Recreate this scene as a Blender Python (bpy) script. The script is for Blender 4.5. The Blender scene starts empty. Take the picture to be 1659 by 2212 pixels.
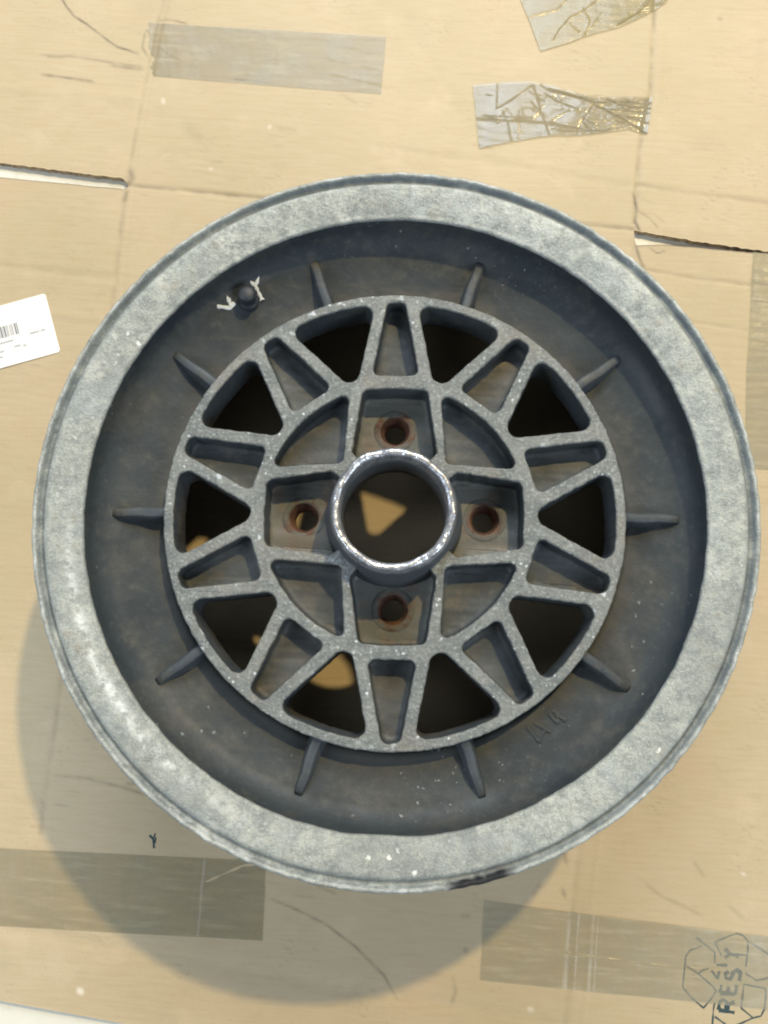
import bpy, math, random
import numpy as np
from mathutils import Matrix, Vector
from mathutils.geometry import tessellate_polygon
S = bpy.context.scene
COL = S.collection
MM = 0.001
rng = np.random.RandomState(7)
random.seed(7)

# ------------------------------------------------------------------ camera
CAM = np.array([7.562, -69.512, 570.685])
def rotm(p, y, r):
    cp, sp, cy, sy, cr, sr = math.cos(p), math.sin(p), math.cos(y), math.sin(y), math.cos(r), math.sin(r)
    X = np.array([[1, 0, 0], [0, cp, -sp], [0, sp, cp]])
    Y = np.array([[cy, 0, sy], [0, 1, 0], [-sy, 0, cy]])
    Z = np.array([[cr, -sr, 0], [sr, cr, 0], [0, 0, 1]])
    return Z @ X @ Y
CM = rotm(.159, .019, .059)
cd = bpy.data.cameras.new('camera')
cam = bpy.data.objects.new('camera', cd); COL.objects.link(cam)
mw = Matrix.Identity(4)
for i in range(3):
    for j in range(3): mw[i][j] = CM[i][j]
    mw[i][3] = CAM[i] * MM
cam.matrix_world = mw
cd.sensor_fit = 'VERTICAL'; cd.sensor_height = 36; cd.sensor_width = 27
cd.lens = 36 * 1850 / 2212
cd.clip_start = 0.01; cd.clip_end = 50
S.camera = cam
S.render.resolution_x = 768; S.render.resolution_y = 1024

# ------------------------------------------------------------------ light
w = bpy.data.worlds.new('World'); S.world = w; w.use_nodes = True
bg = w.node_tree.nodes['Background']
bg.inputs[0].default_value = (0.86, 0.97, 1.12, 1); bg.inputs[1].default_value = 0.15
def area(name, loc, target, size, power, color, shape='DISK'):
    l = bpy.data.lights.new(name, 'AREA'); l.shape = shape; l.size = size; l.energy = power; l.color = color
    if shape == 'RECTANGLE': l.size_y = size
    o = bpy.data.objects.new(name, l); COL.objects.link(o); o.location = loc
    o.rotation_euler = (Vector(target) - Vector(loc)).to_track_quat('-Z', 'Y').to_euler(); return o
area('ceiling_lamp', (1.00, 1.93, 3.0), (0, 0, 0), 0.11, 98, (1.0, 0.76, 0.38))
area('window_light', (-0.1, 1.45, 1.3), (0, 0, 0), 1.1, 33, (0.86, 0.96, 1.10))
area('side_fill_left', (-1.3, -0.5, 1.1), (0, 0, 0), 1.0, 13, (0.88, 0.97, 1.08))  # added fill without a real source, lifts the wheel's shadow
area('side_fill_right', (1.2, -0.8, 1.1), (0, 0, 0), 1.0, 15, (0.86, 0.97, 1.10))  # second added fill, stands for no actual lamp
S.view_settings.view_transform = 'Standard'; S.view_settings.look = 'None'
S.view_settings.exposure = -0.06; S.view_settings.gamma = 1

# ------------------------------------------------------------------ helpers
def P(u, v, crop=None):
    """photo point -> spot on the cardboard plane, mm"""
    if crop:
        x0, y0, k = crop
        u, v = (x0 + u * k) * .67770, (y0 + v * k) * .67770
    d = CM @ np.array([(u - 829.5) / 1850., -(v - 1106) / 1850., -1.])
    t = -CAM[2] / d[2]
    return (CAM + d * t)[:2]

def noise2(x, y, scale, seed, octs=3):
    """smooth sum-of-waves noise, roughly -1..1, scale = feature size in mm"""
    r = np.random.RandomState(seed); o = 0; amp = 1; tot = 0
    for k in range(octs):
        for j in range(7):
            a = r.rand() * 6.283; ph = r.rand() * 6.283; f = 6.283 / (scale * 2) * (.6 + .8 * r.rand())
            o = o + amp * np.sin((x * math.cos(a) + y * math.sin(a)) * f + ph) / 2.6
        tot += amp; amp *= .55; scale *= .5
    return o / tot

def make(name, verts, faces, mats, parent=None, smooth=True, fm=None, attrs=None, flat=None):
    me = bpy.data.meshes.new(name)
    me.from_pydata([tuple(v) for v in (np.asarray(verts, float) * MM)], [], faces)
    me.validate(clean_customdata=False)
    if not isinstance(mats, (list, tuple)): mats = [mats]
    for m in mats: me.materials.append(m)
    if smooth:
        sm = np.ones(len(me.polygons), bool)
        if flat is not None and len(flat) == len(sm): sm = ~np.asarray(flat)
        me.polygons.foreach_set('use_smooth', sm)
    if fm is not None and len(fm) == len(me.polygons): me.polygons.foreach_set('material_index', np.asarray(fm, np.int32))
    for k, a in (attrs or {}).items():
        at = me.attributes.new(k, 'FLOAT', 'POINT'); at.data.foreach_set('value', np.asarray(a, np.float32).ravel())
    o = bpy.data.objects.new(name, me); COL.objects.link(o)
    if parent: o.parent = parent
    return o
def tag(o, label=None, cat=None, group=None, kind=None):
    if label: o['label'] = label
    if cat: o['category'] = cat
    if group: o['group'] = group
    if kind: o['kind'] = kind
    return o

def lathe(name, prof, mat, parent, n=360, jit=None, attr=None, loc=(0, 0), closed=False, tilt=None):
    prof = np.array(prof, float); m = len(prof); A = np.linspace(0, 2 * np.pi, n, endpoint=False)
    V = np.zeros((n, m, 3))
    for j, (r, z) in enumerate(prof):
        V[:, j, 0] = r * np.sin(A); V[:, j, 1] = r * np.cos(A); V[:, j, 2] = z
    if jit is not None:
        R = np.hypot(V[:, :, 0], V[:, :, 1])[:, :, None]
        dr, dz = jit(A, prof)
        V[:, :, :2] *= (1 + dr[:, :, None] / R); V[:, :, 2] += dz
    at = {}
    if attr: at = {k: f(V[:, :, 0], V[:, :, 1], V[:, :, 2], A[:, None] + 0 * V[:, :, 0], prof).reshape(-1) for k, f in attr.items()}
    V = V.reshape(-1, 3)
    if tilt is not None: V = V @ tilt.T
    V[:, 0] += loc[0]; V[:, 1] += loc[1]
    if len(loc) > 2: V[:, 2] += loc[2]
    F = []; mm = m if closed else m - 1
    for i in range(n):
        i2 = (i + 1) % n
        for j in range(mm):
            j2 = (j + 1) % m
            F.append((i * m + j, i * m + j2, i2 * m + j2, i2 * m + j))
    return make(name, V, F, mat, parent, attrs=at)

# ------------------------------------------------------------------ materials
def mat(name):
    m = bpy.data.materials.new(name); m.use_nodes = True
    nt = m.node_tree; b = nt.nodes['Principled BSDF']
    return m, nt, b
class N:
    def __init__(s, nt): s.nt = nt; s.tc = nt.nodes.new('ShaderNodeTexCoord').outputs['Object']
    def lk(s, a, b):
        if hasattr(a, 'is_output') or isinstance(a, bpy.types.NodeSocket): s.nt.links.new(a, b)
        elif isinstance(a, (tuple, list)): b.default_value = tuple(a) + ((1,) if len(a) == 3 and len(b.default_value) == 4 else ())
        else: b.default_value = a
    def mapping(s, rot=(0, 0, 0), sc=(1, 1, 1), vec=None):
        n = s.nt.nodes.new('ShaderNodeMapping'); n.inputs['Rotation'].default_value = rot; n.inputs['Scale'].default_value = sc
        s.nt.links.new(vec or s.tc, n.inputs[0]); return n.outputs[0]
    def noise(s, scale, det=4, rough=.6, vec=None, dist=0):
        n = s.nt.nodes.new('ShaderNodeTexNoise'); n.inputs['Scale'].default_value = scale; n.inputs['Detail'].default_value = det
        n.inputs['Roughness'].default_value = rough; n.inputs['Distortion'].default_value = dist
        s.nt.links.new(vec or s.tc, n.inputs['Vector']); return n.outputs['Fac']
    def voro(s, scale, vec=None, feat='F1'):
        n = s.nt.nodes.new('ShaderNodeTexVoronoi'); n.feature = feat; n.inputs['Scale'].default_value = scale
        s.nt.links.new(vec or s.tc, n.inputs['Vector']); return n.outputs['Distance']
    def ramp(s, fac, lo, hi, a=0., b=1.):
        n = s.nt.nodes.new('ShaderNodeMapRange'); n.interpolation_type = 'SMOOTHSTEP'
        s.lk(fac, n.inputs[0]); n.inputs[1].default_value = lo; n.inputs[2].default_value = hi
        n.inputs[3].default_value = a; n.inputs[4].default_value = b; return n.outputs[0]
    def math(s, op, a, b=0.):
        n = s.nt.nodes.new('ShaderNodeMath'); n.operation = op; s.lk(a, n.inputs[0]); s.lk(b, n.inputs[1]); return n.outputs[0]
    def mix(s, f, a, b):
        n = s.nt.nodes.new('ShaderNodeMix'); n.data_type = 'RGBA'
        s.lk(f, n.inputs[0]); s.lk(a, n.inputs[6]); s.lk(b, n.inputs[7]); return n.outputs[2]
    def attr(s, name):
        n = s.nt.nodes.new('ShaderNodeAttribute'); n.attribute_name = name; return n.outputs['Fac']
    def radius(s):
        n = s.nt.nodes.new('ShaderNodeVectorMath'); n.operation = 'MULTIPLY'; s.nt.links.new(s.tc, n.inputs[0]); n.inputs[1].default_value = (1, 1, 0)
        l = s.nt.nodes.new('ShaderNodeVectorMath'); l.operation = 'LENGTH'; s.nt.links.new(n.outputs[0], l.inputs[0]); return l.outputs['Value']
    def bump(s, h, dist, b, strength=1.):
        n = s.nt.nodes.new('ShaderNodeBump'); n.inputs['Distance'].default_value = dist; n.inputs['Strength'].default_value = strength
        s.nt.links.new(h, n.inputs['Height']); s.nt.links.new(n.outputs[0], b.inputs['Normal'])

# corrugated cardboard
m_card, nt, b = mat('cardboard'); q = N(nt)
rz = math.radians(3.3)
v1 = q.mapping((0, 0, rz), (40, 430, 40)); v2 = q.mapping((0, 0, rz), (5, 60, 5))
st = q.noise(1, 4, .65, v1); st2 = q.noise(1, 3, .6, v2); bl = q.noise(9, 3, .6); bl2 = q.noise(24, 4, .6)
c = q.mix(q.ramp(bl, .3, .7), (.515, .422, .275), (.475, .397, .248))
c = q.mix(q.math('MULTIPLY', q.ramp(st, .35, .75), .26), c, (.40, .275, .145))
c = q.mix(q.math('MULTIPLY', q.ramp(st2, .5, .8), .16), c, (.44, .34, .21))
c = q.mix(q.math('MULTIPLY', q.ramp(bl2, .55, .75), .25), c, (.64, .52, .36)); c = q.mix(q.math('MULTIPLY', q.ramp(q.noise(34, 5, .7, q.mapping((0, 0, rz), (.8, 1.4, 1)), .4), .54, .74), .28), c, (.36, .29, .19)); c = q.mix(q.math('MULTIPLY', q.ramp(q.noise(7, 4, .6, q.mapping((0, 0, 0), (1, 1, 1), None)), .55, .7), .3), c, (.53, .36, .24))
gr = q.noise(900, 2, .6); c = q.mix(q.math('MULTIPLY', q.ramp(gr, .5, .8), .25), c, (.35, .25, .15))
c = q.mix(q.attr('dark_mark'), c, (.085, .07, .055))
c = q.mix(q.attr('pale'), c, (.74, .66, .54))
q.lk(c, b.inputs['Base Color']); b.inputs['Roughness'].default_value = .62; b.inputs['Specular IOR Level'].default_value = .3
q.bump(q.math('ADD', q.math('MULTIPLY', st, .6), q.math('MULTIPLY', gr, .3)), .0002, b)
m_edge, nt, b = mat('cut_cardboard_edge'); q = N(nt)
c = q.mix(q.ramp(q.noise(300, 3), .4, .6), (.50, .40, .27), (.26, .19, .12)); q.lk(c, b.inputs['Base Color']); b.inputs['Roughness'].default_value = .9
# pale floor
m_floor, nt, b = mat('pale_floor'); q = N(nt)
c = q.mix(q.ramp(q.noise(20, 5), .35, .65), (.73, .72, .63), (.69, .68, .58)); c = q.mix(q.ramp(q.noise(120, 3), .5, .9), c, (.60, .58, .48))
q.lk(c, b.inputs['Base Color']); b.inputs['Roughness'].default_value = .5
# packing tape
def tape_mat(name, col, fac, rough, streak, coat=.15):
    m, nt, b = mat(name); q = N(nt)
    vv = q.mapping((0, 0, rz), (30, 260, 30)); n1 = q.noise(1, 3, .6, vv)
    cc = q.mix(q.ramp(n1, .45, .75), col, tuple(min(1, x * streak) for x in col)); q.lk(cc, b.inputs['Base Color'])
    b.inputs['Roughness'].default_value = rough; b.inputs['Specular IOR Level'].default_value = .6
    b.inputs['Coat Weight'].default_value = coat; b.inputs['Coat Roughness'].default_value = .12
    q.bump(q.math('ADD', q.noise(60, 3), q.math('MULTIPLY', n1, .4)), .0004, b)
    t = nt.nodes.new('ShaderNodeBsdfTransparent'); t.inputs[0].default_value = (.92, .91, .84, 1)
    mx = nt.nodes.new('ShaderNodeMixShader')
    q.lk(q.ramp(q.noise(45, 3), .3, .7, fac - .08, fac + .08), mx.inputs[0])
    nt.links.new(t.outputs[0], mx.inputs[1]); nt.links.new(b.outputs[0], mx.inputs[2])
    nt.links.new(mx.outputs[0], nt.nodes['Material Output'].inputs['Surface']); return m
m_tape = tape_mat('brown_tape', (.33, .30, .205), .43, .38, 1.4)
m_tape_clear = tape_mat('clear_tape', (.40, .385, .30), .40, .28, 1.4)
m_tape_crumple = tape_mat('crumpled_tape', (.25, .24, .175), .42, .10, 1.2, .4)

m_tape3 = tape_mat('olive_wrinkled_tape', (.30, .27, .155), .46, .24, 1.2, .25)

def simple(name, col, rough=.6, metal=0., spec=.5):
    m, nt, b = mat(name); b.inputs['Base Color'].default_value = tuple(col) + (1,); b.inputs['Roughness'].default_value = rough
    b.inputs['Metallic'].default_value = metal; b.inputs['Specular IOR Level'].default_value = spec; return m
m_ink = simple('black_ink', (.03, .06, .065), .8)
m_label = simple('white_label_paper', (.86, .86, .82), .5)
m_labelink = simple('grey_label_ink', (.2, .21, .22), .7)
m_chalk = simple('white_paint_mark', (.62, .66, .66), .8)

def speck(q, c, scale, thr, mask_scale, lo, hi, col, vec=None):
    d = q.math('ADD', q.voro(scale, vec), q.math('MULTIPLY', q.math('SUBTRACT', q.noise(scale * 5, 2), .5), .45)); s = q.ramp(d, thr, thr * .55); k = q.ramp(q.noise(mask_scale, 2), lo, hi)
    return q.mix(q.math('MULTIPLY', s, k), c, col)

# corroded bright lip
m_lip, nt, b = mat('corroded_aluminium'); q = N(nt)
n1 = q.noise(120, 6, .78); n2 = q.noise(420, 4, .7); n3 = q.noise(28, 4, .6); n4 = q.noise(900, 2, .6)
c = q.mix(q.ramp(n1, .32, .66), (.215, .235, .22), (.385, .41, .37))
c = q.mix(q.math('MULTIPLY', q.ramp(n2, .50, .68), .50), c, (.16, .175, .17))
c = q.mix(q.math('MULTIPLY', q.ramp(n4, .52, .70), .50), c, (.55, .58, .55))
c = q.mix(q.math('MULTIPLY', q.ramp(n3, .52, .72), .40), c, (.31, .35, .37))
c = q.mix(q.math('MULTIPLY', q.ramp(q.noise(60, 5, .75), .56, .68), .55), c, (.19, .165, .13))
c = q.mix(q.math('MULTIPLY', q.ramp(q.noise(11, 3, .6), .45, .62), .35), c, (.17, .185, .18)); c = q.mix(q.math('MULTIPLY', q.ramp(q.noise(17, 4, .7), .52, .62), q.ramp(n1, .4, .6)), c, (.44, .46, .42))
c = q.mix(q.math('MULTIPLY', q.attr('worn_lit'), q.ramp(q.noise(150, 4, .7), .38, .62)), c, (.66, .70, .68))
c = speck(q, c, 110, .14, 20, .52, .64, (.66, .68, .64))
c = q.mix(q.attr('dark_tone'), c, (.10, .125, .14)); c = q.mix(q.attr('rubber'), c, (.012, .013, .015))
q.lk(c, b.inputs['Base Color']); b.inputs['Metallic'].default_value = .25
q.lk(q.ramp(n1, .3, .7, .62, .42), b.inputs['Roughness'])
q.bump(q.math('ADD', n1, q.math('ADD', q.math('MULTIPLY', n2, .5), q.math('MULTIPLY', n4, .3))), .0009, b)

# worn grey tops of the spokes
m_face, nt, b = mat('worn_grey_metal'); q = N(nt)
n1 = q.noise(60, 5, .7); n2 = q.noise(560, 4, .7)
c = q.mix(q.ramp(n1, .35, .65), (.135, .150, .146), (.212, .225, .207))
c = q.mix(q.math('MULTIPLY', q.ramp(n2, .50, .68), .50), c, (.43, .46, .46))
c = q.mix(q.math('MULTIPLY', q.ramp(q.noise(350, 3), .52, .70), .40), c, (.10, .11, .115))
c = q.mix(q.math('MULTIPLY', q.ramp(q.noise(22, 3), .52, .7), .4), c, (.24, .215, .175))
c = speck(q, c, 230, .20, 35, .50, .58, (.58, .62, .62)); c = speck(q, c, 90, .17, 28, .50, .60, (.50, .54, .55))
c = q.mix(q.math('MULTIPLY', q.ramp(q.noise(130, 5, .8), .60, .66), .7), c, (.40, .43, .43))
q.lk(c, b.inputs['Base Color']); b.inputs['Metallic'].default_value = .25; b.inputs['Roughness'].default_value = .5
q.bump(q.math('ADD', n1, n2), .0009, b)

# dark painted casting
def dark_paint(name, base, base2, dust, dust_lo, dust_hi, rad=None, specks=True):
    m, nt, b = mat(name); q = N(nt)
    n1 = q.noise(26, 5, .65); n2 = q.noise(240, 4, .7); n3 = q.noise(60, 4, .6)
    c = q.mix(q.ramp(n1, .35, .65), base, base2)
    c = q.mix(q.math('MULTIPLY', q.ramp(n3, dust_lo, dust_hi), .8), c, dust); c = q.mix(q.math('MULTIPLY', q.ramp(q.noise(15, 6, .75), .47, .66), .60), c, dust)
    c = q.mix(q.math('MULTIPLY', q.ramp(n2, .50, .75), .35), c, tuple(x * 1.7 for x in base2))
    if rad:
        c = q.mix(q.math('MULTIPLY', q.ramp(q.math('ADD', q.radius(), q.math('MULTIPLY', q.math('SUBTRACT', n3, .5), .030)), rad[0], rad[1]), .8), c, dust)
    if specks:
        c = speck(q, c, 130, .11, 14, .54, .66, (.24, .27, .27)); c = speck(q, c, 260, .13, 9, .54, .68, (.24, .27, .28)); c = q.mix(q.math('MULTIPLY', q.ramp(q.noise(1, 4, .7, q.mapping((0, 0, .7), (22, 140, 22))), .58, .75), .5), c, dust)
    q.lk(c, b.inputs['Base Color']); q.lk(q.ramp(n1, .3, .7, .70, .50), b.inputs['Roughness'])
    b.inputs['Specular IOR Level'].default_value = .35
    q.bump(q.math('ADD', n3, q.math('MULTIPLY', n2, .6)), .00028, b); return m
m_bowl = dark_paint('dark_blue_grey_paint', (.028, .036, .0405), (.040, .0495, .054), (.075, .074, .064), .56, .78, (.134, .121))
m_wall = dark_paint('dark_spoke_paint', (.035, .045, .053), (.052, .062, .066), (.085, .075, .060), .5, .8, None, False)
m_pock = dark_paint('dusty_pocket_paint', (.064, .074, .078), (.086, .096, .098), (.108, .100, .083), .50, .74, None, False)
m_fin = dark_paint('fin_paint', (.040, .050, .058), (.060, .071, .079), (.090, .085, .068), .52, .75, None, False)
m_pad = dark_paint('grey_pad_paint', (.12, .13, .12), (.155, .160, .145), (.15, .11, .075), .50, .75, None, False)
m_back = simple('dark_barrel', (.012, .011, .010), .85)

# hub
m_hub, nt, b = mat('polished_hub_metal'); q = N(nt)
n1 = q.noise(110, 4, .7); n2 = q.noise(500, 3)
c = q.mix(q.ramp(n1, .4, .62), (.66, .68, .70), (.30, .31, .33)); c = q.mix(q.attr('dark_tone'), c, (.075, .088, .098))
q.lk(c, b.inputs['Base Color']); q.lk(q.math('SUBTRACT', .75, q.math('MULTIPLY', q.attr('dark_tone'), .65)), b.inputs['Metallic'])
q.lk(q.math('ADD', q.ramp(n1, .35, .65, .24, .45), q.math('MULTIPLY', q.attr('dark_tone'), .2)), b.inputs['Roughness'])
q.bump(q.math('ADD', n1, q.math('MULTIPLY', n2, .2)), .0009, b)

# rust
m_rust, nt, b = mat('rusty_seat'); q = N(nt)
n1 = q.noise(160, 5, .7)
c = q.mix(q.ramp(n1, .35, .65), (.065, .032, .020), (.17, .085, .05)); c = q.mix(q.attr('grey'), c, (.13, .135, .122))
q.lk(c, b.inputs['Base Color']); b.inputs['Roughness'].default_value = .85; q.bump(n1, .001, b)
m_rubber = simple('black_rubber', (.022, .027, .034), .55)

# ------------------------------------------------------------------ cardboard relief
yA_x = np.array([-460, -304, -252, -212, -208, -99, 130, 154.5, 156.5, 198, 248, 380.])
yA_y = np.array([271, 261.8, 257.2, 254, 249.6, 244.3, 235.5, 234, 232.8, 227, 221.7, 212.])
yB_x = np.array([-460, -304, -255, -211.5, -208.5, -99, 130, 155, 157, 175, 201, 233, 248, 380.])
yB_y = np.array([258, 250.7, 248, 245.8, 248.9, 243.9, 235.1, 233.6, 222.0, 223.6, 222.6, 220.6, 220.2, 210.])
yA = lambda x: np.interp(x, yA_x, yA_y)
yB = lambda x: np.interp(x, yB_x, yB_y)
yL = lambda x: -303.6 - .0986 * (x + 200)

def dseg(x, y, pts):
    """distance to a polyline and position along it (0..1)"""
    D = np.full(np.shape(x), 1e9); T = np.zeros(np.shape(x)); n = len(pts) - 1
    for i in range(n):
        a, bb = np.array(pts[i], float), np.array(pts[i + 1], float); e = bb - a; L = e @ e + 1e-9
        t = np.clip(((x - a[0]) * e[0] + (y - a[1]) * e[1]) / L, 0, 1)
        d = np.hypot(x - a[0] - t * e[0], y - a[1] - t * e[1]); k = d < D
        D = np.where(k, d, D); T = np.where(k, (i + t) / n, T)
    return D, T
CR = [  # creases: points, width, depth, darkening
    ([(-196, 470), (-198.6, 400), (-202, 376), (-206.5, 304), (-210, 250)], 2.6, .55, .10),
    ([(-192, 470), (-194.6, 400), (-198, 376), (-202.5, 304), (-206, 252)], 1.4, .30, .0),
    ([(-210, 247), (-210, 192), (-209, 143), (-212, 0), (-216, -200)], 2.4, .6, .12),
    ([(-204, 245), (-204, 192), (-203, 143), (-206, 0)], 1.6, .3, .0),
    ([(172, 500), (168, 417), (165.7, 341), (158, 293), (155.6, 239)], 1.9, .7, .22),
    ([(179, 500), (175, 417), (172, 341), (165, 293), (162, 250)], 1.8, -.3, .0),
    ([(156, 224), (152, 190), (148, 100), (135, -100), (125, -215), (120, -330)], 2.2, .5, .10),
    ([(146, -120), (137, -215), (131, -330)], 1.6, -.3, .0),
    ([(-208, 249), (-167, 247), (-99, 244), (130, 235.5), (155, 234)], 1.8, .8, .22),
    ([(-150, 244), (-60, 240.5)], 1.2, .3, .08),
    ([(158, 268), (200, 263), (260, 258), (340, 252)], 2.2, .5, .12),
    ([(156, 206), (200, 199), (236, 196.5)], 1.4, .5, .14),
    ([(170, 170), (234, 163)], 1.2, .3, .08),
    ([(-460, 190), (-300, 184), (-212, 177)], 3, .5, .05),
    ([(-460, 160), (-300, 152), (-212, 146)], 3, -.4, .0),
    ([(-460, 330), (-300, 322), (-210, 318)], 4, -.3, .0),
    ([(-60, 460), (40, 300), (60, 268)], 6, .3, .0),
    ([(-20, 288), (60, 280), (150, 268)], 3, .3, .05),
    ([(-320, -250), (-120, -268), (60, -285), (200, -300)], 5, .6, .0),
    ([(60, -300), (250, -318)], 3, -.5, .0),
]
LN = [  # drawn scratches and scuffs: points, width, strength
    ([(-278, 402), (-271, 391), (-264, 383), (-254, 377), (-245, 370.6), (-236, 364), (-228, 359), (-220, 357), (-212, 354)], .8, .75),
    ([(-282, 334), (-262, 332), (-243, 330)], 1.1, .55), ([(-286, 350), (-262, 350), (-230, 346), (-208, 344)], .9, .40),
    ([(-280, 349), (-268, 349)], 1.3, .4), ([(-232, 344), (-208, 342)], 1.4, .45),
    ([(-200, 383), (-190, 383.5), (-178, 381)], .7, .6), ([(-209, 372), (-210, 360), (-205, 352)], .8, .5),
    ([(-195, 358), (-186, 353), (-176, 350)], .7, .35), ([(-140, 337), (-126, 337), (-110, 335)], .9, .5),
    ([(-208, 262), (-206, 255), (-209, 249)], 2.2, .5), ([(-209, 245), (-210, 236)], 1.8, .4),
    ([(155, 262), (157, 250), (156, 240), (160, 232)], 1.1, .65), ([(156, 250), (166, 243), (172, 236)], .7, .4),
    ([(157, 222), (160, 212), (163, 206)], 1.2, .6), ([(166, 221), (172, 217), (178, 219)], .6, .5),
    ([(160, 246), (169, 247), (176, 240)], .5, .3),
    ([(-64, -230), (-48, -235), (-30, -242), (-10, -254), (9.5, -270), (18, -283)], .8, .50),
    ([(-36, -220), (-24, -224)], .7, .4), ([(-211, -164), (-190, -164.5), (-168, -168), (-150, -172)], 1.0, .42),
    ([(-164, -166), (-158, -166)], 1.1, .4),
    ([(100, -216), (104, -210)], 1.2, .3), ([(118, -188), (120, -196)], 1.4, .35), ([(118, -212), (120, -216)], 1.2, .4),
    ([(58, -252), (60, -252)], 1.6, .35), ([(56, -232), (60, -231)], 1.6, .25),
    ([(170, -205), (180, -212), (192, -216), (206, -222)], 1.1, .22), ([(200, -190), (206, -198)], 1.1, .2), ([(222, -215), (230, -221)], 1.3, .2),
    ([(52, -268), (54, -276), (52, -283)], 1.2, .30),
    ([(215.5, 403.8), (216, 403)], 1.6, .9), ([(-104, 300), (-90, 298)], 1.5, .16), ([(-60, 330), (-48, 322)], 1.5, .15),
    ([(-150, 270), (-142, 271)], 1.3, .2), ([(20, 350), (110, 346)], 1.0, .10), ([(-170, 300), (-160, 286)], 5, .12), ([(-210, 392), (-190, 394)], 9, .10),
]
PL = [([(-179.5, -291.6), (-178.5, -292)], 2.0, .9), ([(-190, 318), (-189.6, 316)], 1.6, .5), ([(-110, 300), (-109.5, 301)], 1.2, .5), ([(-150, 265), (-149, 265)], 1.0, .5),
      ([(100, -283), (101, -283)], 1.6, .5), ([(230, -195), (231, -195)], 1.1, .6)]
def H(x, y):
    z = .45 * noise2(x, y, 95, 3, 3)
    for p, wd, dp, _ in CR:
        d, t = dseg(x, y, p); wob = 1 + .35 * noise2(x, y, 18, 11, 2); z = z - dp * wob * np.exp(-(d / wd) ** 2)
    z = z + .045 * np.sin((y + .058 * x) * 6.283 / 6.3 + 3. * noise2(x, y, 40, 5, 2)) * np.clip(.3 + .9 * noise2(x, y, 45, 9, 2), 0, 1)
    z = z + .5 * np.exp(-((x + 260) / 60) ** 2 - ((y - 262) / 14) ** 2) + 1.2 * np.exp(-((x - 185) / 35) ** 2 - ((y - 236) / 12) ** 2)
    z = np.where(np.hypot(x, y) < 186, np.minimum(z, 0.2), z)
    return z
def build_card():
    X = np.unique(np.round(np.concatenate([np.arange(-420, 340.1, 1.1), [-209.8, -209.2, -208.6, 155, 155.6, 156.2]]), 2))
    tT = np.linspace(0, 1, 210); tB = np.linspace(0, 1, 470)
    a = yA(X) + .35 * noise2(X, 0 * X, 4, 21, 2) * ((X < -209) | (X > 156)); bb = yB(X) + .2 * noise2(X, 0 * X, 5, 22, 2) * ((X < -211) | (X > 157))
    bb = np.minimum(bb, a - .12)
    top = 470 - .06 * X; low = yL(X)
    Yt = top[None] + (a - top)[None] * tT[:, None]; Yb = bb[None] + (low - bb)[None] * tB[:, None]
    Y = np.vstack([Yt, Yb]); XX = np.broadcast_to(X, Y.shape)
    Z = H(XX, Y); nr, nc = Y.shape
    dark_mark = np.zeros(Y.shape); pale = np.zeros(Y.shape)
    for p, wd, dp, s in CR:
        if s:
            d, t = dseg(XX, Y, p); dark_mark = np.maximum(dark_mark, s * np.exp(-(d / (wd * .7)) ** 2) * np.clip(1.1 + .9 * noise2(XX, Y, 9, 31, 2), .2, 1.9))  # fold lines coloured darker along their grooves
    for p, wd, s in LN:
        d, t = dseg(XX, Y, p); dark_mark = np.maximum(dark_mark, s * np.exp(-(d / wd) ** 2) * np.clip(.85 + .35 * noise2(XX, Y, 8, 33, 3), .3, 1.2) * np.clip(5 * t + .5, 0, 1) * np.clip(5 * (1 - t) + .5, 0, 1))
    u = XX * math.cos(rz) - Y * math.sin(rz); v = XX * math.sin(rz) + Y * math.cos(rz)
    dash = noise2(u * .10, v, 1.6, 41, 2); pm = noise2(XX, Y, 30, 42, 2)
    dark_mark = np.maximum(dark_mark, np.clip(dash - .5, 0, 1) * np.clip(pm - .15, 0, 1) * .2)
    dark_mark = np.maximum(dark_mark, np.clip(noise2(XX, Y, 1.6, 43, 1) - .85, 0, 1) * np.clip(noise2(XX, Y, 40, 44, 2), 0, 1) * .25)
    for p, wd, s in PL:
        d, t = dseg(XX, Y, p); pale = np.maximum(pale, s * np.exp(-(d / wd) ** 4))
    V = np.stack([XX, Y, Z], -1).reshape(-1, 3); V2 = V.copy(); V2[:, 2] = -4.0; V2[:, 2] = -4.0
    n = nr * nc; F = []; fm = []
    rA = len(tT) - 1; slot = lambda j: (X[j + 1] <= -208.6) or (X[j] >= 155.6)
    I = np.arange(n).reshape(nr, nc)
    quads = np.stack([I[:-1, :-1], I[1:, :-1], I[1:, 1:], I[:-1, 1:]], -1)
    keep = np.ones(quads.shape[:2], bool)
    for j in range(nc - 1):
        if slot(j): keep[rA, j] = False
    F = quads[keep].tolist(); fm = [0] * len(F)
    def skirt(ids, flip=False):
        for k in range(len(ids) - 1):
            p, r = ids[k], ids[k + 1]; f = (p, r, r + n, p + n); F.append(f[::-1] if flip else f); fm.append(1)
    skirt(I[-1]); skirt(I[0], True); skirt(I[:, 0], False); skirt(I[:, -1], True)
    jl = [j for j in range(nc) if X[j] <= -208.5]; jr = [j for j in range(nc) if X[j] >= 155.5]
    for js in (jl, jr): skirt(I[rA, js[0]:js[-1] + 1]); skirt(I[rA + 1, js[0]:js[-1] + 1], True)
    F.append((int(I[rA, jl[-1]]), int(I[rA + 1, jl[-1]]), int(I[rA + 1, jl[-1]]) + n, int(I[rA, jl[-1]]) + n)); fm.append(1)
    F.append((int(I[rA, jr[0]]), int(I[rA + 1, jr[0]]), int(I[rA + 1, jr[0]]) + n, int(I[rA, jr[0]]) + n)); fm.append(1)
    F = [tuple(int(i) for i in f) for f in F]
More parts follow.
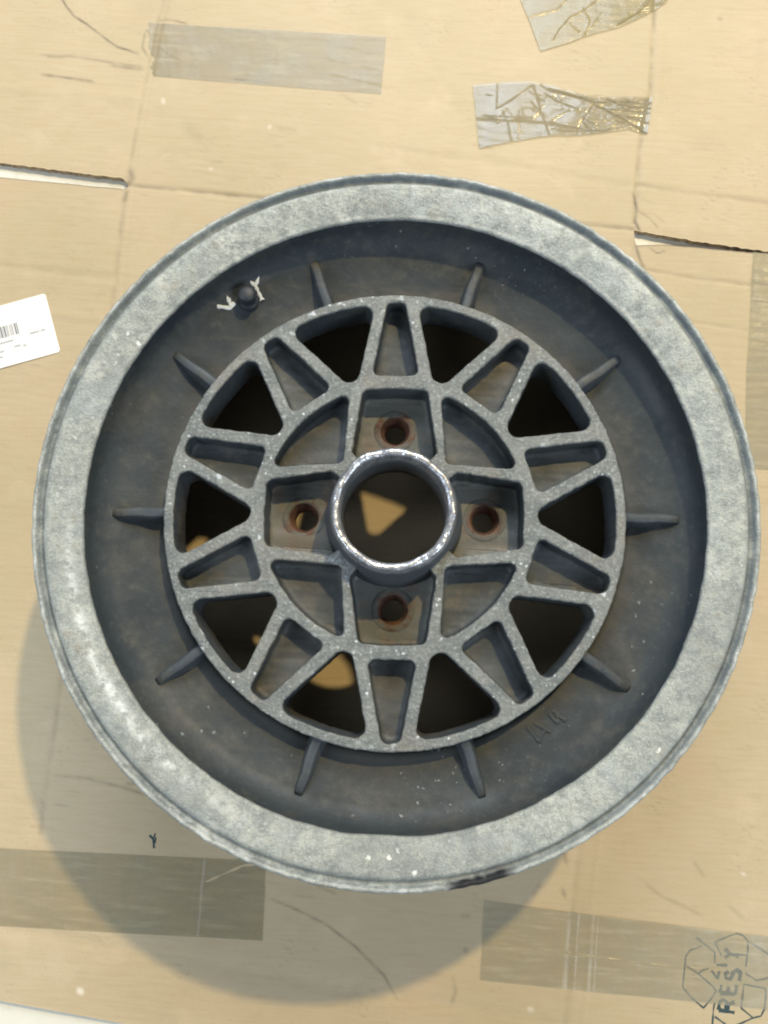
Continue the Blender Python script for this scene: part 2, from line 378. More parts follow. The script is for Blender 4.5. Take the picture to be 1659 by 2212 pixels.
    o = make('cardboard_sheet', np.vstack([V, V2]), F, [m_card, m_edge], fm=fm, attrs={'dark_mark': np.tile(dark_mark.ravel(), 2), 'pale': np.tile(pale.ravel(), 2)})
    tag(o, 'flattened brown cardboard box with slots, fold lines and scuffs lying under the wheel', 'cardboard')
    return o
# floor
gv = [(-1500, -1500, -4.3), (1500, -1500, -4.3), (1500, 1500, -4.3), (-1500, 1500, -4.3)]
tag(make('floor', gv, [(0, 1, 2, 3)], m_floor, smooth=False), kind='structure')
card = build_card()

def ribbon(V, F, pts, wd, z=.06):
    pts = np.array(pts, float)
    # resample
    out = [pts[0]]
    for i in range(len(pts) - 1):
        L = np.hypot(*(pts[i + 1] - pts[i])); k = max(1, int(L / 1.2))
        for s in range(1, k + 1): out.append(pts[i] + (pts[i + 1] - pts[i]) * s / k)
    p = np.array(out)
    if len(p) < 2: return
    tn = np.gradient(p, axis=0); tn /= np.linalg.norm(tn, axis=1)[:, None] + 1e-9
    nn = np.stack([-tn[:, 1], tn[:, 0]], 1); ww = wd / 2 * (1 + .25 * noise2(p[:, 0], p[:, 1], 3, 55, 1))[:, None]
    b0 = len(V); a = p + nn * ww; c = p - nn * ww
    for q1, q2 in zip(a, c):
        V.append((*q1, float(H(q1[0], q1[1])) + z)); V.append((*q2, float(H(q2[0], q2[1])) + z))
    for i in range(len(p) - 1): F.append((b0 + 2 * i, b0 + 2 * i + 1, b0 + 2 * i + 3, b0 + 2 * i + 2))

# printed recycling mark with RESY, and an ink mark, both on the cardboard
C5 = (2100, 2850, .20977)
c5 = lambda *l: [P(a, bq, C5) for a, bq in l]
V, F = [], []
for l in [
    [(570, 660), (720, 780), (850, 880), (850, 1050)],
    [(650, 790), (470, 860), (410, 950), (400, 1060), (380, 1250), (365, 1420), (500, 1580), (680, 1730), (790, 1600), (870, 1470), (820, 1400), (600, 1210), (430, 1100)],
    [(600, 1210), (680, 1150), (760, 1130)],
    [(950, 930), (900, 830), (850, 730), (1050, 640), (1190, 595), (1280, 630), (1350, 710), (1350, 860), (1320, 1100)],
    [(1350, 710), (1500, 800), (1659, 910), (1740, 1010), (1730, 1180), (1640, 1280), (1480, 1310), (1310, 1200)],
    [(1180, 915), (1330, 925)],
    [(1250, 1730), (1270, 1550), (1290, 1370), (1450, 1400), (1620, 1430), (1620, 1600), (1600, 1750), (1550, 1850), (1430, 1880), (1250, 1730)],
    [(1430, 1880), (1200, 1985), (1000, 2080)], [(850, 1860), (1020, 1985), (1150, 2080)], [(850, 1640), (830, 1750), (815, 1985), (805, 2150)]]:
    ribbon(V, F, c5(*l), 1.0)
for l in [
    [(910, 1760), (1150, 1800)], [(910, 1760), (920, 1640), (980, 1600), (1040, 1650), (1030, 1780)], [(1035, 1680), (1150, 1640)],     # R
    [(930, 1500), (1160, 1520)], [(930, 1500), (950, 1380)], [(1045, 1510), (1060, 1400)], [(1160, 1520), (1180, 1380)],                 # E
    [(1060, 1170), (1010, 1210), (1020, 1280), (1090, 1290), (1130, 1190), (1190, 1150), (1240, 1200), (1220, 1320)],                    # S
    [(1000, 830), (1090, 910), (1000, 960)], [(1090, 910), (1210, 935)]]:                                                             # Y
    ribbon(V, F, c5(*l), 2.3)
for l in [[(880, 1075), (1040, 1080)], [(800, 1160), (880, 1270)], [(920, 1170), (890, 1290)]]: ribbon(V, F, c5(*l), 1.6)
make('printed_symbol', V, F, m_ink, card)
V, F = [], []
for l in [[(323, 1804), (331, 1812), (336, 1800)], [(331, 1812), (333, 1832)], [(337, 1808), (334, 1822)]]: ribbon(V, F, [P(*p) for p in l], 1.3)
make('ink_mark', V, F, m_ink, card)

# ------------------------------------------------------------------ tapes and label
def tape(name, T, B, matl, label, lift=.35, step=1.0, relief=None, ends=(0, 0), seed=1):
    T = np.array(T, float); B = np.array(B, float)
    def rs(C, n):
        L = np.concatenate([[0], np.cumsum(np.hypot(*np.diff(C, axis=0).T))]); s = np.linspace(0, L[-1], n)
        return np.stack([np.interp(s, L, C[:, 0]), np.interp(s, L, C[:, 1])], 1)
    n = max(8, int(np.hypot(*(T[-1] - T[0])) / step)); m = max(6, int(np.hypot(*(T[0] - B[0])) / step))
    a, c = rs(T, n), rs(B, n); t = np.linspace(0, 1, m)[:, None, None]
    G = a[None] * (1 - t) + c[None] * t
    d = (a[-1] - a[0]) / np.hypot(*(a[-1] - a[0])); s = np.linspace(0, 1, n)
    for k, e in enumerate(ends):
        if e:
            jag = noise2(np.linspace(0, 40, m), np.zeros(m), 5, seed + k, 2) * e
            G += d[None, None] * (jag[:, None] * np.clip(1 - (s if k == 0 else 1 - s) * 12, 0, 1)[None])[..., None]
    x, y = G[..., 0], G[..., 1]; z = H(x, y) + lift
    if relief: z = z + relief(x, y)
    V = np.stack([x, y, z], -1).reshape(-1, 3); I = np.arange(m * n).reshape(m, n)
    F = np.stack([I[:-1, :-1], I[1:, :-1], I[1:, 1:], I[:-1, 1:]], -1).reshape(-1, 4).tolist()
    o = make(name, V, F, matl); tag(o, label, 'tape', 'strips of packing tape stuck to the cardboard')
    o.visible_shadow = True
    return o
def ridges(lines, base=0):
    def f(x, y):
        z = 0 * x + base
        for p, wd, h in lines:
            d, t = dseg(x, y, p); ww = wd * np.clip(.5 + .25 * noise2(x, y, 9, 72, 2), .28, 1); z = z + .62 * h * np.maximum(0, 1 - d / ww)
        return z + .10 * noise2(x, y, 17, 71, 3)
    return f
PP = lambda *l: [tuple(P(*p)) for p in l]
tape('packing_tape', [(-208.4, 380.6), (-120, 378.8), (-29, 377)], [(-199.6, 336.6), (-120, 333.5), (-30.2, 330.2)], m_tape,
     'long flat brown packing tape strip near the top left with a whitish right end', ends=(2.2, .3),
     relief=ridges([([(-60, 368), (-28, 362)], 3, .35), ([(-70, 357), (-30, 350)], 4, .45), ([(-66, 345), (-30, 338)], 4, .4), ([(-108, 378), (-109, 334)], 1.6, .2), ([(-195, 360), (-186, 354), (-176, 350)], 1, .3)], 0))
C7 = (1500, 200, 648 / 1659.)
c7 = lambda *l: [tuple(P(a, bq, C7)) for a, bq in l]
folds = [
    (c7((20, 470), (250, 480), (600, 500), (900, 555)), 2.6, -1.1), (c7((100, 440), (500, 455)), 1.5, .7),
    (c7((215, 170), (210, 380)), 1.0, .8), (c7((210, 380), (330, 310), (500, 190)), 1.3, 1.2), (c7((260, 400), (300, 500), (330, 640)), 1.3, 1.0),
    (c7((390, 400), (385, 640)), 1.0, .8), (c7((510, 200), (570, 400), (640, 600)), 1.6, 1.3), (c7((570, 190), (640, 240), (820, 280), (1000, 330), (1480, 340)), 1.7, -1.3),
    (c7((640, 220), (900, 290), (1100, 270)), 1.3, 1.2), (c7((1020, 330), (930, 450), (860, 600)), 1.7, -1.5), (c7((1000, 350), (1150, 420), (1280, 490), (1430, 590)), 1.6, -1.7),
    (c7((1050, 380), (1250, 400), (1460, 420)), 1.3, -1.1), (c7((1100, 300), (1300, 370), (1470, 380)), 1.5, 1.5), (c7((1110, 560), (1180, 480), (1260, 500)), 1.1, 1.2),
    (c7((700, 560), (1100, 560), (1300, 520)), 1.5, 1.0), (c7((600, 260), (720, 330), (880, 390)), 1.4, .9), (c7((620, 500), (700, 450), (800, 390)), 1.2, .8), (c7((1180, 430), (1350, 470), (1450, 500)), 1.4, 1.0)]
rr = random.Random(5)
for _ in range(34):
    cx, cy, a0, L = rr.uniform(150, 1450), rr.uniform(230, 560), rr.uniform(-.9, .9) + (1.57 if rr.random() < .3 else 0), rr.uniform(40, 150)
    folds.append((c7((cx - L * math.cos(a0) / 2, cy - L * math.sin(a0) / 2), (cx, cy + rr.uniform(-14, 14)), (cx + L * math.cos(a0) / 2, cy + L * math.sin(a0) / 2)), rr.uniform(.8, 1.6), rr.choice([-.5, .5, .8])))
tape('packing_tape', c7((18, 190), (300, 165), (480, 160), (600, 180), (820, 240), (960, 275), (1150, 285), (1485, 285)),
     c7((70, 700), (250, 665), (500, 620), (650, 600), (860, 598), (1120, 568), (1290, 545), (1440, 590)), m_tape_crumple,
     'crumpled short strip of clear tape full of folds and glints above the wheel', step=.4, relief=ridges(folds, .9))
C4 = (1600, 0, 600 / 1659.)
c4 = lambda *l: [tuple(P(a, bq, C4)) for a, bq in l]
folds = [(c4((240, 160), (470, 100), (560, 10), (640, -120)), 1.1, 1.0), (c4((450, 360), (500, 270), (600, 160), (700, 110), (820, 20), (900, -60)), 1.3, 1.2), (c4((700, 80), (760, 200), (720, 330)), 1.4, .9),
         (c4((600, 210), (690, 300)), 1.3, -1.0), (c4((1020, 220), (1180, 130), (1300, 0)), 3.0, 1.8), (c4((1120, 130), (1350, 110)), 2, -1.2), (c4((1250, 60), (1450, 30)), 2.2, 1.3), (c4((780, 250), (860, 130)), 1.3, .8)]
tape('packing_tape', c4((60, -350), (160, 0), (250, 220), (335, 455)), c4((1700, -560), (1560, -200), (1440, 30), (1300, 120), (1040, 240), (720, 330), (600, 380), (340, 458)), m_tape_crumple,
     'wrinkled brownish tape piece with a pointed lower corner at the top edge right of centre', step=.7, relief=ridges(folds, .8)); COL.objects['packing_tape.002'].data.materials[0] = m_tape3
tape('packing_tape', [(238.6, 221), (236, 168), (233.8, 134), (232.5, 66)], [(292, 217), (289, 168), (287, 134), (285, 62)], m_tape_clear,
     'clear tape strip running down the right edge beside the wheel', step=1.0, relief=ridges([([(239, 219), (236, 180)], 1.5, .8), ([(236, 208), (262, 205)], 2.5, 1.0), ([(236, 200), (262, 196)], 2.5, .8), ([(236, 186), (262, 184)], 1.5, .5), ([(236, 156), (262, 155)], 1, .4)], .1), ends=(.2, .2))
tape('packing_tape', [(-330, -213), (-240.7, -210.8), (-69.6, -207.3)], [(-330, -259.5), (-234.5, -257.5), (-67.9, -254.7)], m_tape,
     'wide brown tape strip at the lower left half in the shadow of the wheel', ends=(0, .2), step=.7,
     relief=ridges([([(-108, -208), (-108, -255)], 2.6, 1.0), ([(-106, -222), (-84, -211), (-70, -208)], 3.2, -1.0), ([(-106, -226), (-84, -216), (-70, -213)], 2.2, .8), ([(-160, -240), (-112, -232)], 3, .4), ([(-165, -248), (-120, -246)], 4, .4), ([(-114, -208), (-115, -255)], 1.5, -.3)], 0))
tape('packing_tape', [(69.1, -221.6), (130, -225), (245.6, -230.7), (320, -234.5)], [(68.8, -268.3), (130, -270), (245.2, -272.9), (320, -275)], m_tape_clear,
     'smooth tape strip at the lower right lying over the printed recycling mark', ends=(.2, .2), step=.5, relief=ridges([([(70, -246), (120, -248.5), (170, -252), (225, -253)], 1.1, 1.0), ([(128, -222), (126, -272)], 1.6, .7), ([(140, -224), (138, -272)], 1.4, .4)], .1))

# label sticker
Lc = np.array([P(98, 634), P(131, 760)]); ax = P(0, 661) - P(98, 634); ax = ax / np.hypot(*ax)
ay = Lc[1] - Lc[0]; hL = np.hypot(*ay); ay = ay / hL
lab = lambda s, t: Lc[0] + ax * s + ay * t      # s = mm leftwards from the right edge, t = mm downwards
outline = []
for (cx, cy, a0) in ((2, 2, 180), (2, hL - 2, 90), (88, hL - 2, 0), (88, 2, -90)):
    for k in range(6):
        an = math.radians(a0 - 18 * k) if False else math.radians({180: 270 - 18 * k, 90: 180 - 18 * k, 0: 90 - 18 * k, -90: -18 * k}[a0])
        outline.append((cx + 2 * math.cos(an), cy + 2 * math.sin(an)))
pts = [lab(*p) for p in outline]
V = [(p[0], p[1], float(H(p[0], p[1])) + .30) for p in pts]; n = len(V); V += [(a, bq, c - .28) for a, bq, c in V]
F = [tuple(range(n))] + [(i, (i + 1) % n, (i + 1) % n + n, i + n) for i in range(n)]
stk = make('label_sticker', V, F, m_label, smooth=False)
tag(stk, 'white paper label with a grey barcode and rounded corners at the left edge', 'label')
zL = max(v[2] for v in V) - 0
for v in stk.data.vertices[:n]: v.co.z = zL * MM
def lrect(V, F, s0, s1, t0, t1):
    b0 = len(V)
    for s, t in ((s0, t0), (s1, t0), (s1, t1), (s0, t1)): p = lab(s, t); V.append((p[0], p[1], zL + .04))
    F.append((b0, b0 + 1, b0 + 2, b0 + 3))
V, F = [], []; s = 24.5
while s < 60:
    wd = random.choice([.45, .45, .8, 1.2]); lrect(V, F, s, s + wd, 15.5, 24.2); s += wd + random.choice([.45, .6, 1.0])
make('barcode', V, F, m_labelink, stk)
V, F = [], []
for s0, s1, t in ((6.5, 9.5, 25.6), (11, 17, 25.6), (22, 24, 33), (26, 30, 32), (38, 46, 33), (47, 60, 33), (30, 50, 27), (40, 60, 37)):
    s = s0
    while s < s1: lrect(V, F, s, s + .7, t, t + 1.3 + .3 * random.random()); s += 1.15
make('printed_text', V, F, m_labelink, stk)

# ------------------------------------------------------------------ wheel
ROT = math.radians(-2.7)
wheel = bpy.data.objects.new('alloy_wheel', None); COL.objects.link(wheel)
wheel.empty_display_size = .02
tag(wheel, 'old corroded alloy car wheel lying face up on the cardboard', 'wheel')
W = wheel

def lipjit(A, prof):
    x, y = 150 * np.sin(A), 150 * np.cos(A); n = noise2(x, y, 9, 81, 3)[:, None]; n2 = noise2(x, y, 5, 82, 2)[:, None]
    r = prof[:, 0][None]; inner = np.clip((161 - r) / 3, 0, 1)
    notch = np.exp(-((np.degrees(A) - 178.5) / 3.2) ** 2)[:, None] * 1.2
    dr = inner * (n * .35 - notch) + np.clip((r - 179) / 2, 0, 1) * n2 * .22
    return dr, .12 * n2 + 0 * r
def f_dark_tone(x, y, z, A, prof):
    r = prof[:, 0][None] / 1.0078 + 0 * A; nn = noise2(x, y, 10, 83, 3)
    lf = .5 + .5 * np.cos(A - math.radians(15))          # groove coloured darkest along the upper right
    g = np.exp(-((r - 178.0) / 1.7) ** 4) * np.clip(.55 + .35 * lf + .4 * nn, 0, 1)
    e = np.clip((r - 181.6) / .6, 0, 1) * .55 + (z < 140.5) * (r > 170) * .75  # outer edge and bead underside coloured darker
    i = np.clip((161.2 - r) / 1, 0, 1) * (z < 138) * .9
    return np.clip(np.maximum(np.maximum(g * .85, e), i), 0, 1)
def f_rub(x, y, z, A, prof):
    r = prof[:, 0][None] / 1.0078 + 0 * A; d = np.degrees(A); nn = noise2(x, y, 4, 84, 2)
    k = np.clip(1.5 * np.exp(-((d - 163.5) / 5.2) ** 4) - .2, 0, 1) * np.clip((r - 177.2 + .5 * nn - .8) / 1.2, 0, 1)
    return k
def f_worn_lit(x, y, z, A, prof):
    r = prof[:, 0][None] / 1.0078 + 0 * A; d = np.degrees(A); nn = noise2(x, y, 12, 85, 3)
    k = 1.0 * np.exp(-((r - 165) / 2.6) ** 2) * np.exp(-((d - 235) / 28) ** 2) + np.exp(-((r - 181.2) / .8) ** 2) * .8 * np.clip(nn + .5, 0, 1) + .25 * np.exp(-((d - 15) / 60) ** 2)  # worn streaks, plus the upper-right lip painted paler as if lit
    k = k + np.exp(-((r - 179) / 1.2) ** 2) * np.exp(-((d - 205) / 40) ** 2) * .9
    return np.clip(k, 0, 1)
prof = [(176, 131.5), (178.5, 134), (181.3, 137), (182.2, 139), (182.5, 141), (182.4, 143), (181.9, 144.6), (181.0, 145.3), (180.2, 145.2), (179.5, 144.2), (179.0, 142.8), (178.2, 142.0), (177.2, 142.1), (176.6, 143.0),
        (175.6, 144.0), (174.3, 144.1)] + [(r, 144.0 - (174.3 - r) ** 1.5 * .062) for r in np.linspace(173, 159.6, 15)] + [(158.5, 140.5), (157.8, 139.8), (157.5, 138.9), (157.7, 138.4)]
prof = [(rr_ * 1.0078, zz_) for rr_, zz_ in prof]
lathe('rim_lip', prof, m_lip, W, 900, lipjit, {'dark_tone': f_dark_tone, 'rubber': f_rub, 'worn_lit': f_worn_lit})
def bowljit(A, prof):
    x = prof[:, 0][None] * np.sin(A)[:, None]; y = prof[:, 0][None] * np.cos(A)[:, None]
    return 0 * x, .35 * noise2(x, y, 18, 91, 3) * np.clip((156 - prof[:, 0][None]) / 6, 0, 1)
prof = [(159.8, 139.5), (159.1, 137.5), (158.8, 133), (158.0, 129), (156.2, 125.8), (153.2, 122.9)] + [(r, 115.4 + .0052 * (r - 120) ** 2 + .6 * (r - 120) / 30) for r in np.linspace(150, 124, 14)] + [(122.6, 114.0), (121.6, 111.5), (120, 109), (118.0, 106)]
lathe('dish', prof, m_bowl, W, 540, bowljit)
prof = [(176, 131.5), (172, 129), (170.5, 122), (163, 113), (158, 108), (156, 95), (156, 62), (162, 50), (171, 20), (172.5, 12), (180, 9.5), (182.3, 6), (182.5, 2.5), (181, .3), (178, .3), (177, 4), (171, 6), (166.5, 14), (165, 20),
        (157, 48), (151, 60), (151, 96), (146, 104.5), (131, 104.5), (119, 104.5)]
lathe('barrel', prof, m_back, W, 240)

# --- 2-D outlines, angle measured clockwise from +y, mm
def pol(r, a): a = math.radians(a); return np.array([r * math.sin(a), r * math.cos(a)])
def rnd(corners, seg_arc=None):
    """corners = [(x, y, radius)] -> rounded closed polyline; arcs of the outline given by many corners with radius 0"""
    out = []; n = len(corners)
    for i in range(n):
        p = np.array(corners[i][:2]); r = corners[i][2]
        if r <= 0: out.append(p); continue
        a = np.array(corners[i - 1][:2]) - p; c = np.array(corners[(i + 1) % n][:2]) - p
        la, lc = np.hypot(*a), np.hypot(*c); a /= la; c /= lc
        half = math.acos(np.clip(a @ c, -1, 1)) / 2; t = r / math.tan(half); 
        m = (a + c); m /= np.hypot(*m); cen = p + m * r / math.sin(half)
        s, e = p + a * t - cen, p + c * t - cen; a0 = math.atan2(s[1], s[0]); a1 = math.atan2(e[1], e[0]); da = (a1 - a0 + math.pi) % (2 * math.pi) - math.pi
        k = max(4, int(abs(da) * r / .7))
        for j in range(k + 1): out.append(cen + r * np.array([math.cos(a0 + da * j / k), math.sin(a0 + da * j / k)]))
    # resample at ~1 mm
    res = []
    for i in range(len(out)):
        p, e = out[i], out[(i + 1) % len(out)]; L = np.hypot(*(e - p))
        if L < .15: continue
        k = max(1, int(round(L / 1.0)))
        for j in range(k): res.append(p + (e - p) * j / k)
    return np.array(res)
def spin(P0, a):
    a = math.radians(a) + ROT; c, s = math.cos(a), math.sin(a)
    return np.stack([P0[:, 0] * c + P0[:, 1] * s, -P0[:, 0] * s + P0[:, 1] * c], 1)
arc = lambda r, a0, a1, n: [(*pol(r, a), 0) for a in np.linspace(a0, a1, n)]
win = rnd([(*pol(115.7, -12.3), 5.2)] + arc(115.7, -7.5, 7.5, 9) + [(*pol(115.7, 12.3), 5.2), (0, 69.2, 5.8)])
poc = rnd([(-4.8, 116.6, 4.0), (4.8, 116.6, 4.0), (12.7, 75.2, 3.4), (-12.7, 75.2, 3.4)])
u0 = math.degrees(math.asin(24.4 / 69.5))
sec = spin(rnd([(24.4, 65.3, 3.2)] + arc(69.6, u0 + 3.8, 90 - u0 - 3.8, 14) + [(65.3, 24.4, 3.2), (27.0, 27.0, 3.4)]), -45); sec = spin(sec, -math.degrees(ROT) * 2)
sec = spin(sec, -0) if False else sec
pad = rnd([(-17.4, 67.2, 3.6), (0, 68.0, 0), (17.4, 67.2, 3.6), (22.4, 33.0, 2), (18.5, 28.2, 0), (0, 30, 0), (-18.5, 28.2, 0), (-22.4, 33.0, 2)])
# sector outline brought to angle 0 (its own axis on +y)
def rawrot(P0, a):
    a = math.radians(a); c, s = math.cos(a), math.sin(a); return np.stack([P0[:, 0] * c + P0[:, 1] * s, -P0[:, 0] * s + P0[:, 1] * c], 1)
sec = rawrot(rnd([(24.4, 65.3, 3.2)] + arc(69.6, u0 + 3.8, 90 - u0 - 3.8, 14) + [(65.3, 24.4, 3.2), (27.0, 27.0, 3.4)]), -45)
def wobble(Pg, seed, amp=.22):
    n = noise2(Pg[:, 0], Pg[:, 1], 4, seed, 3) * amp; return offs(Pg, n)
def offs(Pg, d):
    """move every point along the outline's outward normal by d"""
    nx = np.roll(Pg, -1, 0) - np.roll(Pg, 1, 0); nx /= np.linalg.norm(nx, axis=1)[:, None] + 1e-9
    nn = np.stack([nx[:, 1], -nx[:, 0]], 1)
    ar = np.sum(Pg[:, 0] * np.roll(Pg[:, 1], -1) - Pg[:, 1] * np.roll(Pg[:, 0], -1))
    if ar < 0: nn = -nn
    return Pg + nn * (np.asarray(d).reshape(-1, 1) if np.ndim(d) else d)
windows = [wobble(spin(win, 18 + 36 * k), 100 + k) for k in range(10)]
pockets = [wobble(spin(poc, 36 * k), 120 + k) for k in range(10)]
sectors = [wobble(spin(sec, 45 + 90 * k), 140 + k) for k in range(4)]
pads = [wobble(spin(pad, 90 * k), 150 + k) for k in range(4)]
outer = wobble(np.array([pol(120.8, a) for a in np.linspace(0, 360, 760, endpoint=False)]), 160, .25)
bore = np.array([pol(27.6, a) for a in np.linspace(0, 360, 120, endpoint=False)])
ZT = 129.0
def web():
    V, F, fm, fl = [], [], [], []
    loops_top = []; cur = 0
    def add(Pg, z):
        nonlocal cur
        i0 = cur; zz = np.broadcast_to(z, (len(Pg),))
        for p, zq in zip(Pg, zz): V.append((p[0], p[1], zq))
        cur += len(Pg); return list(range(i0, cur))
    def band(a, bq, m, flip):
        n = len(a)
        for i in range(n):
            f = (a[i], a[(i + 1) % n], bq[(i + 1) % n], bq[i]); F.append(f[::-1] if flip else f); fm.append(m); fl.append(False)
    specs = [(outer, 1, 106.)] + [(p, -1, 105.) for p in windows] + [(p, -1, 112.) for p in pockets] + [(p, -1, 109.) for p in sectors] + [(p, -1, 106.) for p in pads] + [(bore, -1, 106.)]
    for Pg, sgn, zb in specs:
        zt = ZT + .18 * noise2(Pg[:, 0], Pg[:, 1], 14, 170, 3)
        l0 = add(offs(Pg, -sgn * .95), zt); l1 = add(offs(Pg, -sgn * .35), zt - .22); l2 = add(Pg, zt - .95)
        l3 = add(offs(Pg, sgn * .1), zt - 3.0); l4 = add(offs(Pg, sgn * .5), zb)
        fp = sgn < 0
        ar = np.sum(Pg[:, 0] * np.roll(Pg[:, 1], -1) - Pg[:, 1] * np.roll(Pg[:, 0], -1))
        if ar < 0: fp = not fp
        band(l1, l0, 0, fp); band(l2, l1, 0, fp); band(l3, l2, 1, fp); band(l4, l3, 1, fp)
        loops_top.append(l0)
    loops = [[Vector((V[i][0], V[i][1], 0)) for i in l] for l in loops_top]; flat_idx = [i for l in loops_top for i in l]
    for t in tessellate_polygon(loops):
        a, bq, c = [flat_idx[i] for i in t]
        A2 = (V[bq][0] - V[a][0]) * (V[c][1] - V[a][1]) - (V[bq][1] - V[a][1]) * (V[c][0] - V[a][0])
        F.append((a, bq, c) if A2 > 0 else (a, c, bq)); fm.append(0); fl.append(True)
    return make('spoke_face', V, F, [m_face, m_wall], W, fm=fm, flat=fl)
web()
def basin(Pg, z, seed, hole=None, slope=(0, 0)):
    V, F, fm = [], [], []
    rings = [(.6, 5.5, 1), (-.2, 3.2, 1), (-.7, 1.5, 0), (-1.6, .45, 0), (-2.8, 0., 0)]
    n = len(Pg); cx = Pg.mean(0)
    for d, dz, _ in rings:
        R = offs(Pg, d)
        for p in R: V.append((p[0], p[1], z + dz + .35 * float(noise2(p[0], p[1], 7, seed, 2)) + slope[0] * (p[0] - cx[0]) + slope[1] * (p[1] - cx[1])))
    for k in range(len(rings) - 1):
        for i in range(n): F.append((k * n + i, k * n + (i + 1) % n, (k + 1) * n + (i + 1) % n, (k + 1) * n + i)); fm.append(rings[k][2])
    idx = list(range((len(rings) - 1) * n, len(rings) * n)); loops = [[Vector((V[i][0], V[i][1], 0)) for i in idx]]
    if hole is not None:
        h = [hole + 8.4 * np.array([math.cos(a), math.sin(a)]) for a in np.linspace(0, 6.2832, 40, endpoint=False)]
        i0 = len(V); V += [(p[0], p[1], z) for p in h]; idx += list(range(i0, len(V))); loops.append([Vector((p[0], p[1], 0)) for p in h])
    for t in tessellate_polygon(loops): F.append(tuple(idx[i] for i in t)); fm.append(0)
    # make all faces look up
    F2 = []
    for f in F:
        a, bq, c = (np.array(V[f[i]]) for i in range(3)); nz = np.cross(bq - a, c - a)[2]; F2.append(f if nz > 0 else f[::-1])
    return V, F2, fm
for k in range(10):
    V, F, fm = basin(pockets[k], 115.5, 200 + k); make('spoke_pocket', V, F, [m_pock, m_wall], W, fm=fm)
for k in range(4):
    V, F, fm = basin(sectors[k], 115.0, 220 + k); make('hub_pocket', V, F, [m_pock, m_wall], W, fm=fm)
ZP = 110.5
for k in range(4):
    c = spin(np.array([[0, 49.]]), 90 * k)[0]
    V, F, fm = basin(pads[k], ZP, 240 + k, hole=c); pd = make('bolt_pad', V, F, [m_pad, m_wall], W, fm=fm)
    g = lambda x, y, z, A, prof: np.clip(np.broadcast_to(np.interp(prof[:, 0], [8.0, 9.0, 10.4], [0, .45, 1])[None], x.shape) + .8 * noise2(x, y, 6, 260 + k, 3), 0, 1) * (prof[:, 0][None] > 7.9)
    lathe('bolt_seat', [(12.2, ZP - .5), (11.6, ZP + .1), (10.6, ZP + .22), (10.0, ZP + .28), (9.2, ZP + .3), (8.5, ZP - .1), (7.6, ZP - 2), (6.3, ZP - 5.5), (5.9, ZP - 8), (5.9, ZP - 14)], m_rust, pd, 64, attr={'grey': g}, loc=(c[0], c[1]))

# hub
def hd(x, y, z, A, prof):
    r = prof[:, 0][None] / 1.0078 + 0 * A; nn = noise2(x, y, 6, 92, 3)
    d = np.clip((143.0 - z) / 1.8, 0, 1) + np.clip(nn - .3, 0, 1) * .5 * (np.cos(A - math.radians(20)) < 1)  # wall below the ring top and scattered spots coloured darker
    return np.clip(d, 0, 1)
def hj(A, prof):
    x, y = 30 * np.sin(A), 30 * np.cos(A); n = noise2(x, y, 5, 93, 3)[:, None]; n2 = noise2(x, y, 2.6, 94, 2)[:, None]
    e = np.exp(-((prof[:, 1] - 146.5) / 1.5) ** 2)[None]
    n4 = noise2(x, y, 11, 95, 2)[:, None]; return (.10 * n2 + .5 * n4) * e, (.3 * n + .05 * n2 + .35 * n4) * e
hub = lathe('hub_ring', [(38, 107), (36.4, 114), (35.3, 122), (34.0, 131), (32.6, 139), (31.9, 142.5), (31.5, 144.6), (31.1, 145.7), (30.5, 146.4), (29.6, 146.6), (28.6, 146.3), (27.8, 145.6), (27.4, 144.6), (27.3, 142.5), (27.2, 130), (27.2, 116), (27.2, 103), (34, 103)], m_hub, W, 240, hj, {'dark_tone': hd})

# fins between the spoke face and the dish
for k in range(10):
    V, F = [], []; rs = np.linspace(119.6, 150.5, 16); m = 8
    for i, r in enumerate(rs):
        s = i / 15.; wd = 2.35 - .35 * s; zb = 112.0
        zt = 126.2 - 3.3 * s - 1.6 * s ** 10 + .25 * math.sin(k * 1.7 + i * .8); wv = .22 * math.sin(k * 2.1 + i * .7)
        for (xx, zz) in ((-wd - 3.0, zb), (-wd - .5, zt - 2.2), (-wd, zt - .45), (-wd + .5, zt), (wd - .5, zt), (wd, zt - .45), (wd + .5, zt - 2.2), (wd + 3.0, zb)):
            V.append((xx + wv, r, zz))
    for i in range(15):
        for j in range(m - 1): F.append((i * m + j, i * m + j + 1, (i + 1) * m + j + 1, (i + 1) * m + j))
    F.append(tuple(15 * m + j for j in range(m)))
    P0 = spin(np.array([(v[0], v[1]) for v in V]), 18 + 36 * k); V = [(a, bq, v[2]) for (a, bq), v in zip(P0, V)]
    make('fin', V, F, m_fin, W)

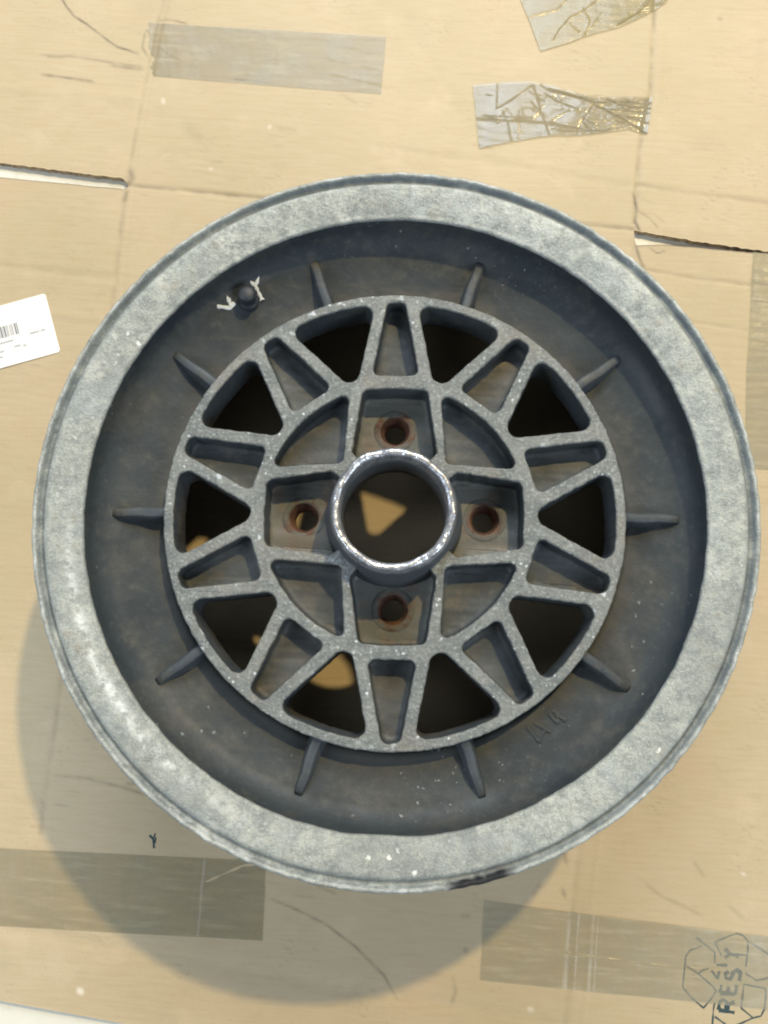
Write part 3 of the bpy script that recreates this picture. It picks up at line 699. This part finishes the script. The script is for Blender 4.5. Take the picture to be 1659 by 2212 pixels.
# valve stem with its two paint marks
def PZ(u, v, crop, z):
    x0, y0, k = crop; u, v = (x0 + u * k) * .6777, (y0 + v * k) * .6777
    d = CM @ np.array([(u - 829.5) / 1850., -(v - 1106) / 1850., -1.]); return (CAM + d * (z - CAM[2]) / d[2])[:2]
va = PZ(760, 575, (600, 800, 400 / 1659.), 128); vz = 119.5
tl = Matrix.Rotation(math.radians(-4), 3, 'X') @ Matrix.Rotation(math.radians(3), 3, 'Y')
T3 = np.array([[tl[i][j] for j in range(3)] for i in range(3)])
vs = lathe('valve_stem', [(6.0, -3), (5.8, .2), (5.2, 1.0), (4.4, 1.6), (4.0, 3), (3.8, 5)], m_rubber, W, 40, loc=(va[0], va[1], vz), tilt=T3)
lathe('valve_cap', [(3.8, 4.4), (4.6, 4.8), (5.0, 5.6), (5.0, 8.4), (4.3, 9.6), (2.6, 10.2), (0.05, 10.4)], m_rubber, vs, 40, loc=(va[0], va[1], vz), tilt=T3)
def dish_z(x, y):
    r = math.hypot(x, y); return 115.4 + .0052 * (r - 120) ** 2 + .6 * (r - 120) / 30 + .7
C6 = (600, 800, 400 / 1659.)
def mark(lines, wd, crop=C6, matl=None, nm='paint_mark'):
    V, F = [], []
    for l in lines:
        p = np.array([PZ(a, bq, crop, 120.5) for a, bq in l]); q2 = []
        for i in range(len(p) - 1):
            for s in np.linspace(0, 1, 6, endpoint=False): q2.append(p[i] + (p[i + 1] - p[i]) * s)
        q2.append(p[-1]); p = np.array(q2); tn = np.gradient(p, axis=0); tn /= np.linalg.norm(tn, axis=1)[:, None]; nn = np.stack([-tn[:, 1], tn[:, 0]], 1)
        ww = wd / 2 * (1 + .3 * noise2(p[:, 0], p[:, 1], 2, 300, 1))[:, None]; b0 = len(V)
        for o1 in (p + nn * ww, p, p - nn * ww): 
            for a in o1: V.append((a[0], a[1], dish_z(*a) + ((.95 if matl is None else .16) if o1 is p else -.05)))
        n = len(p)
        for j in range(2):
            for i in range(n - 1): F.append((b0 + j * n + i, b0 + (j + 1) * n + i, b0 + (j + 1) * n + i + 1, b0 + j * n + i + 1))
    make(nm, V, F, matl or m_chalk, W)
mark([[(780, 380), (890, 470), (930, 550), (975, 640)], [(890, 470), (945, 365)]], 2.0)
mark([[(395, 745), (560, 760), (610, 690)], [(570, 740), (520, 600)]], 1.9)

C3 = (1650, 2200, 250 / 1659.)
mark([[(230, 800), (350, 960), (480, 1110)], [(480, 1110), (500, 980), (600, 860)], [(360, 700), (540, 790), (720, 900)], [(690, 500), (780, 620), (880, 700)], [(790, 420), (900, 560), (1050, 650)], [(880, 700), (860, 560), (800, 440)]], 1.5, C3, m_bowl, 'cast_lettering')
S.render.engine = 'CYCLES'
S.cycles.filter_width = 2.1
S.cycles.transparent_max_bounces = 12
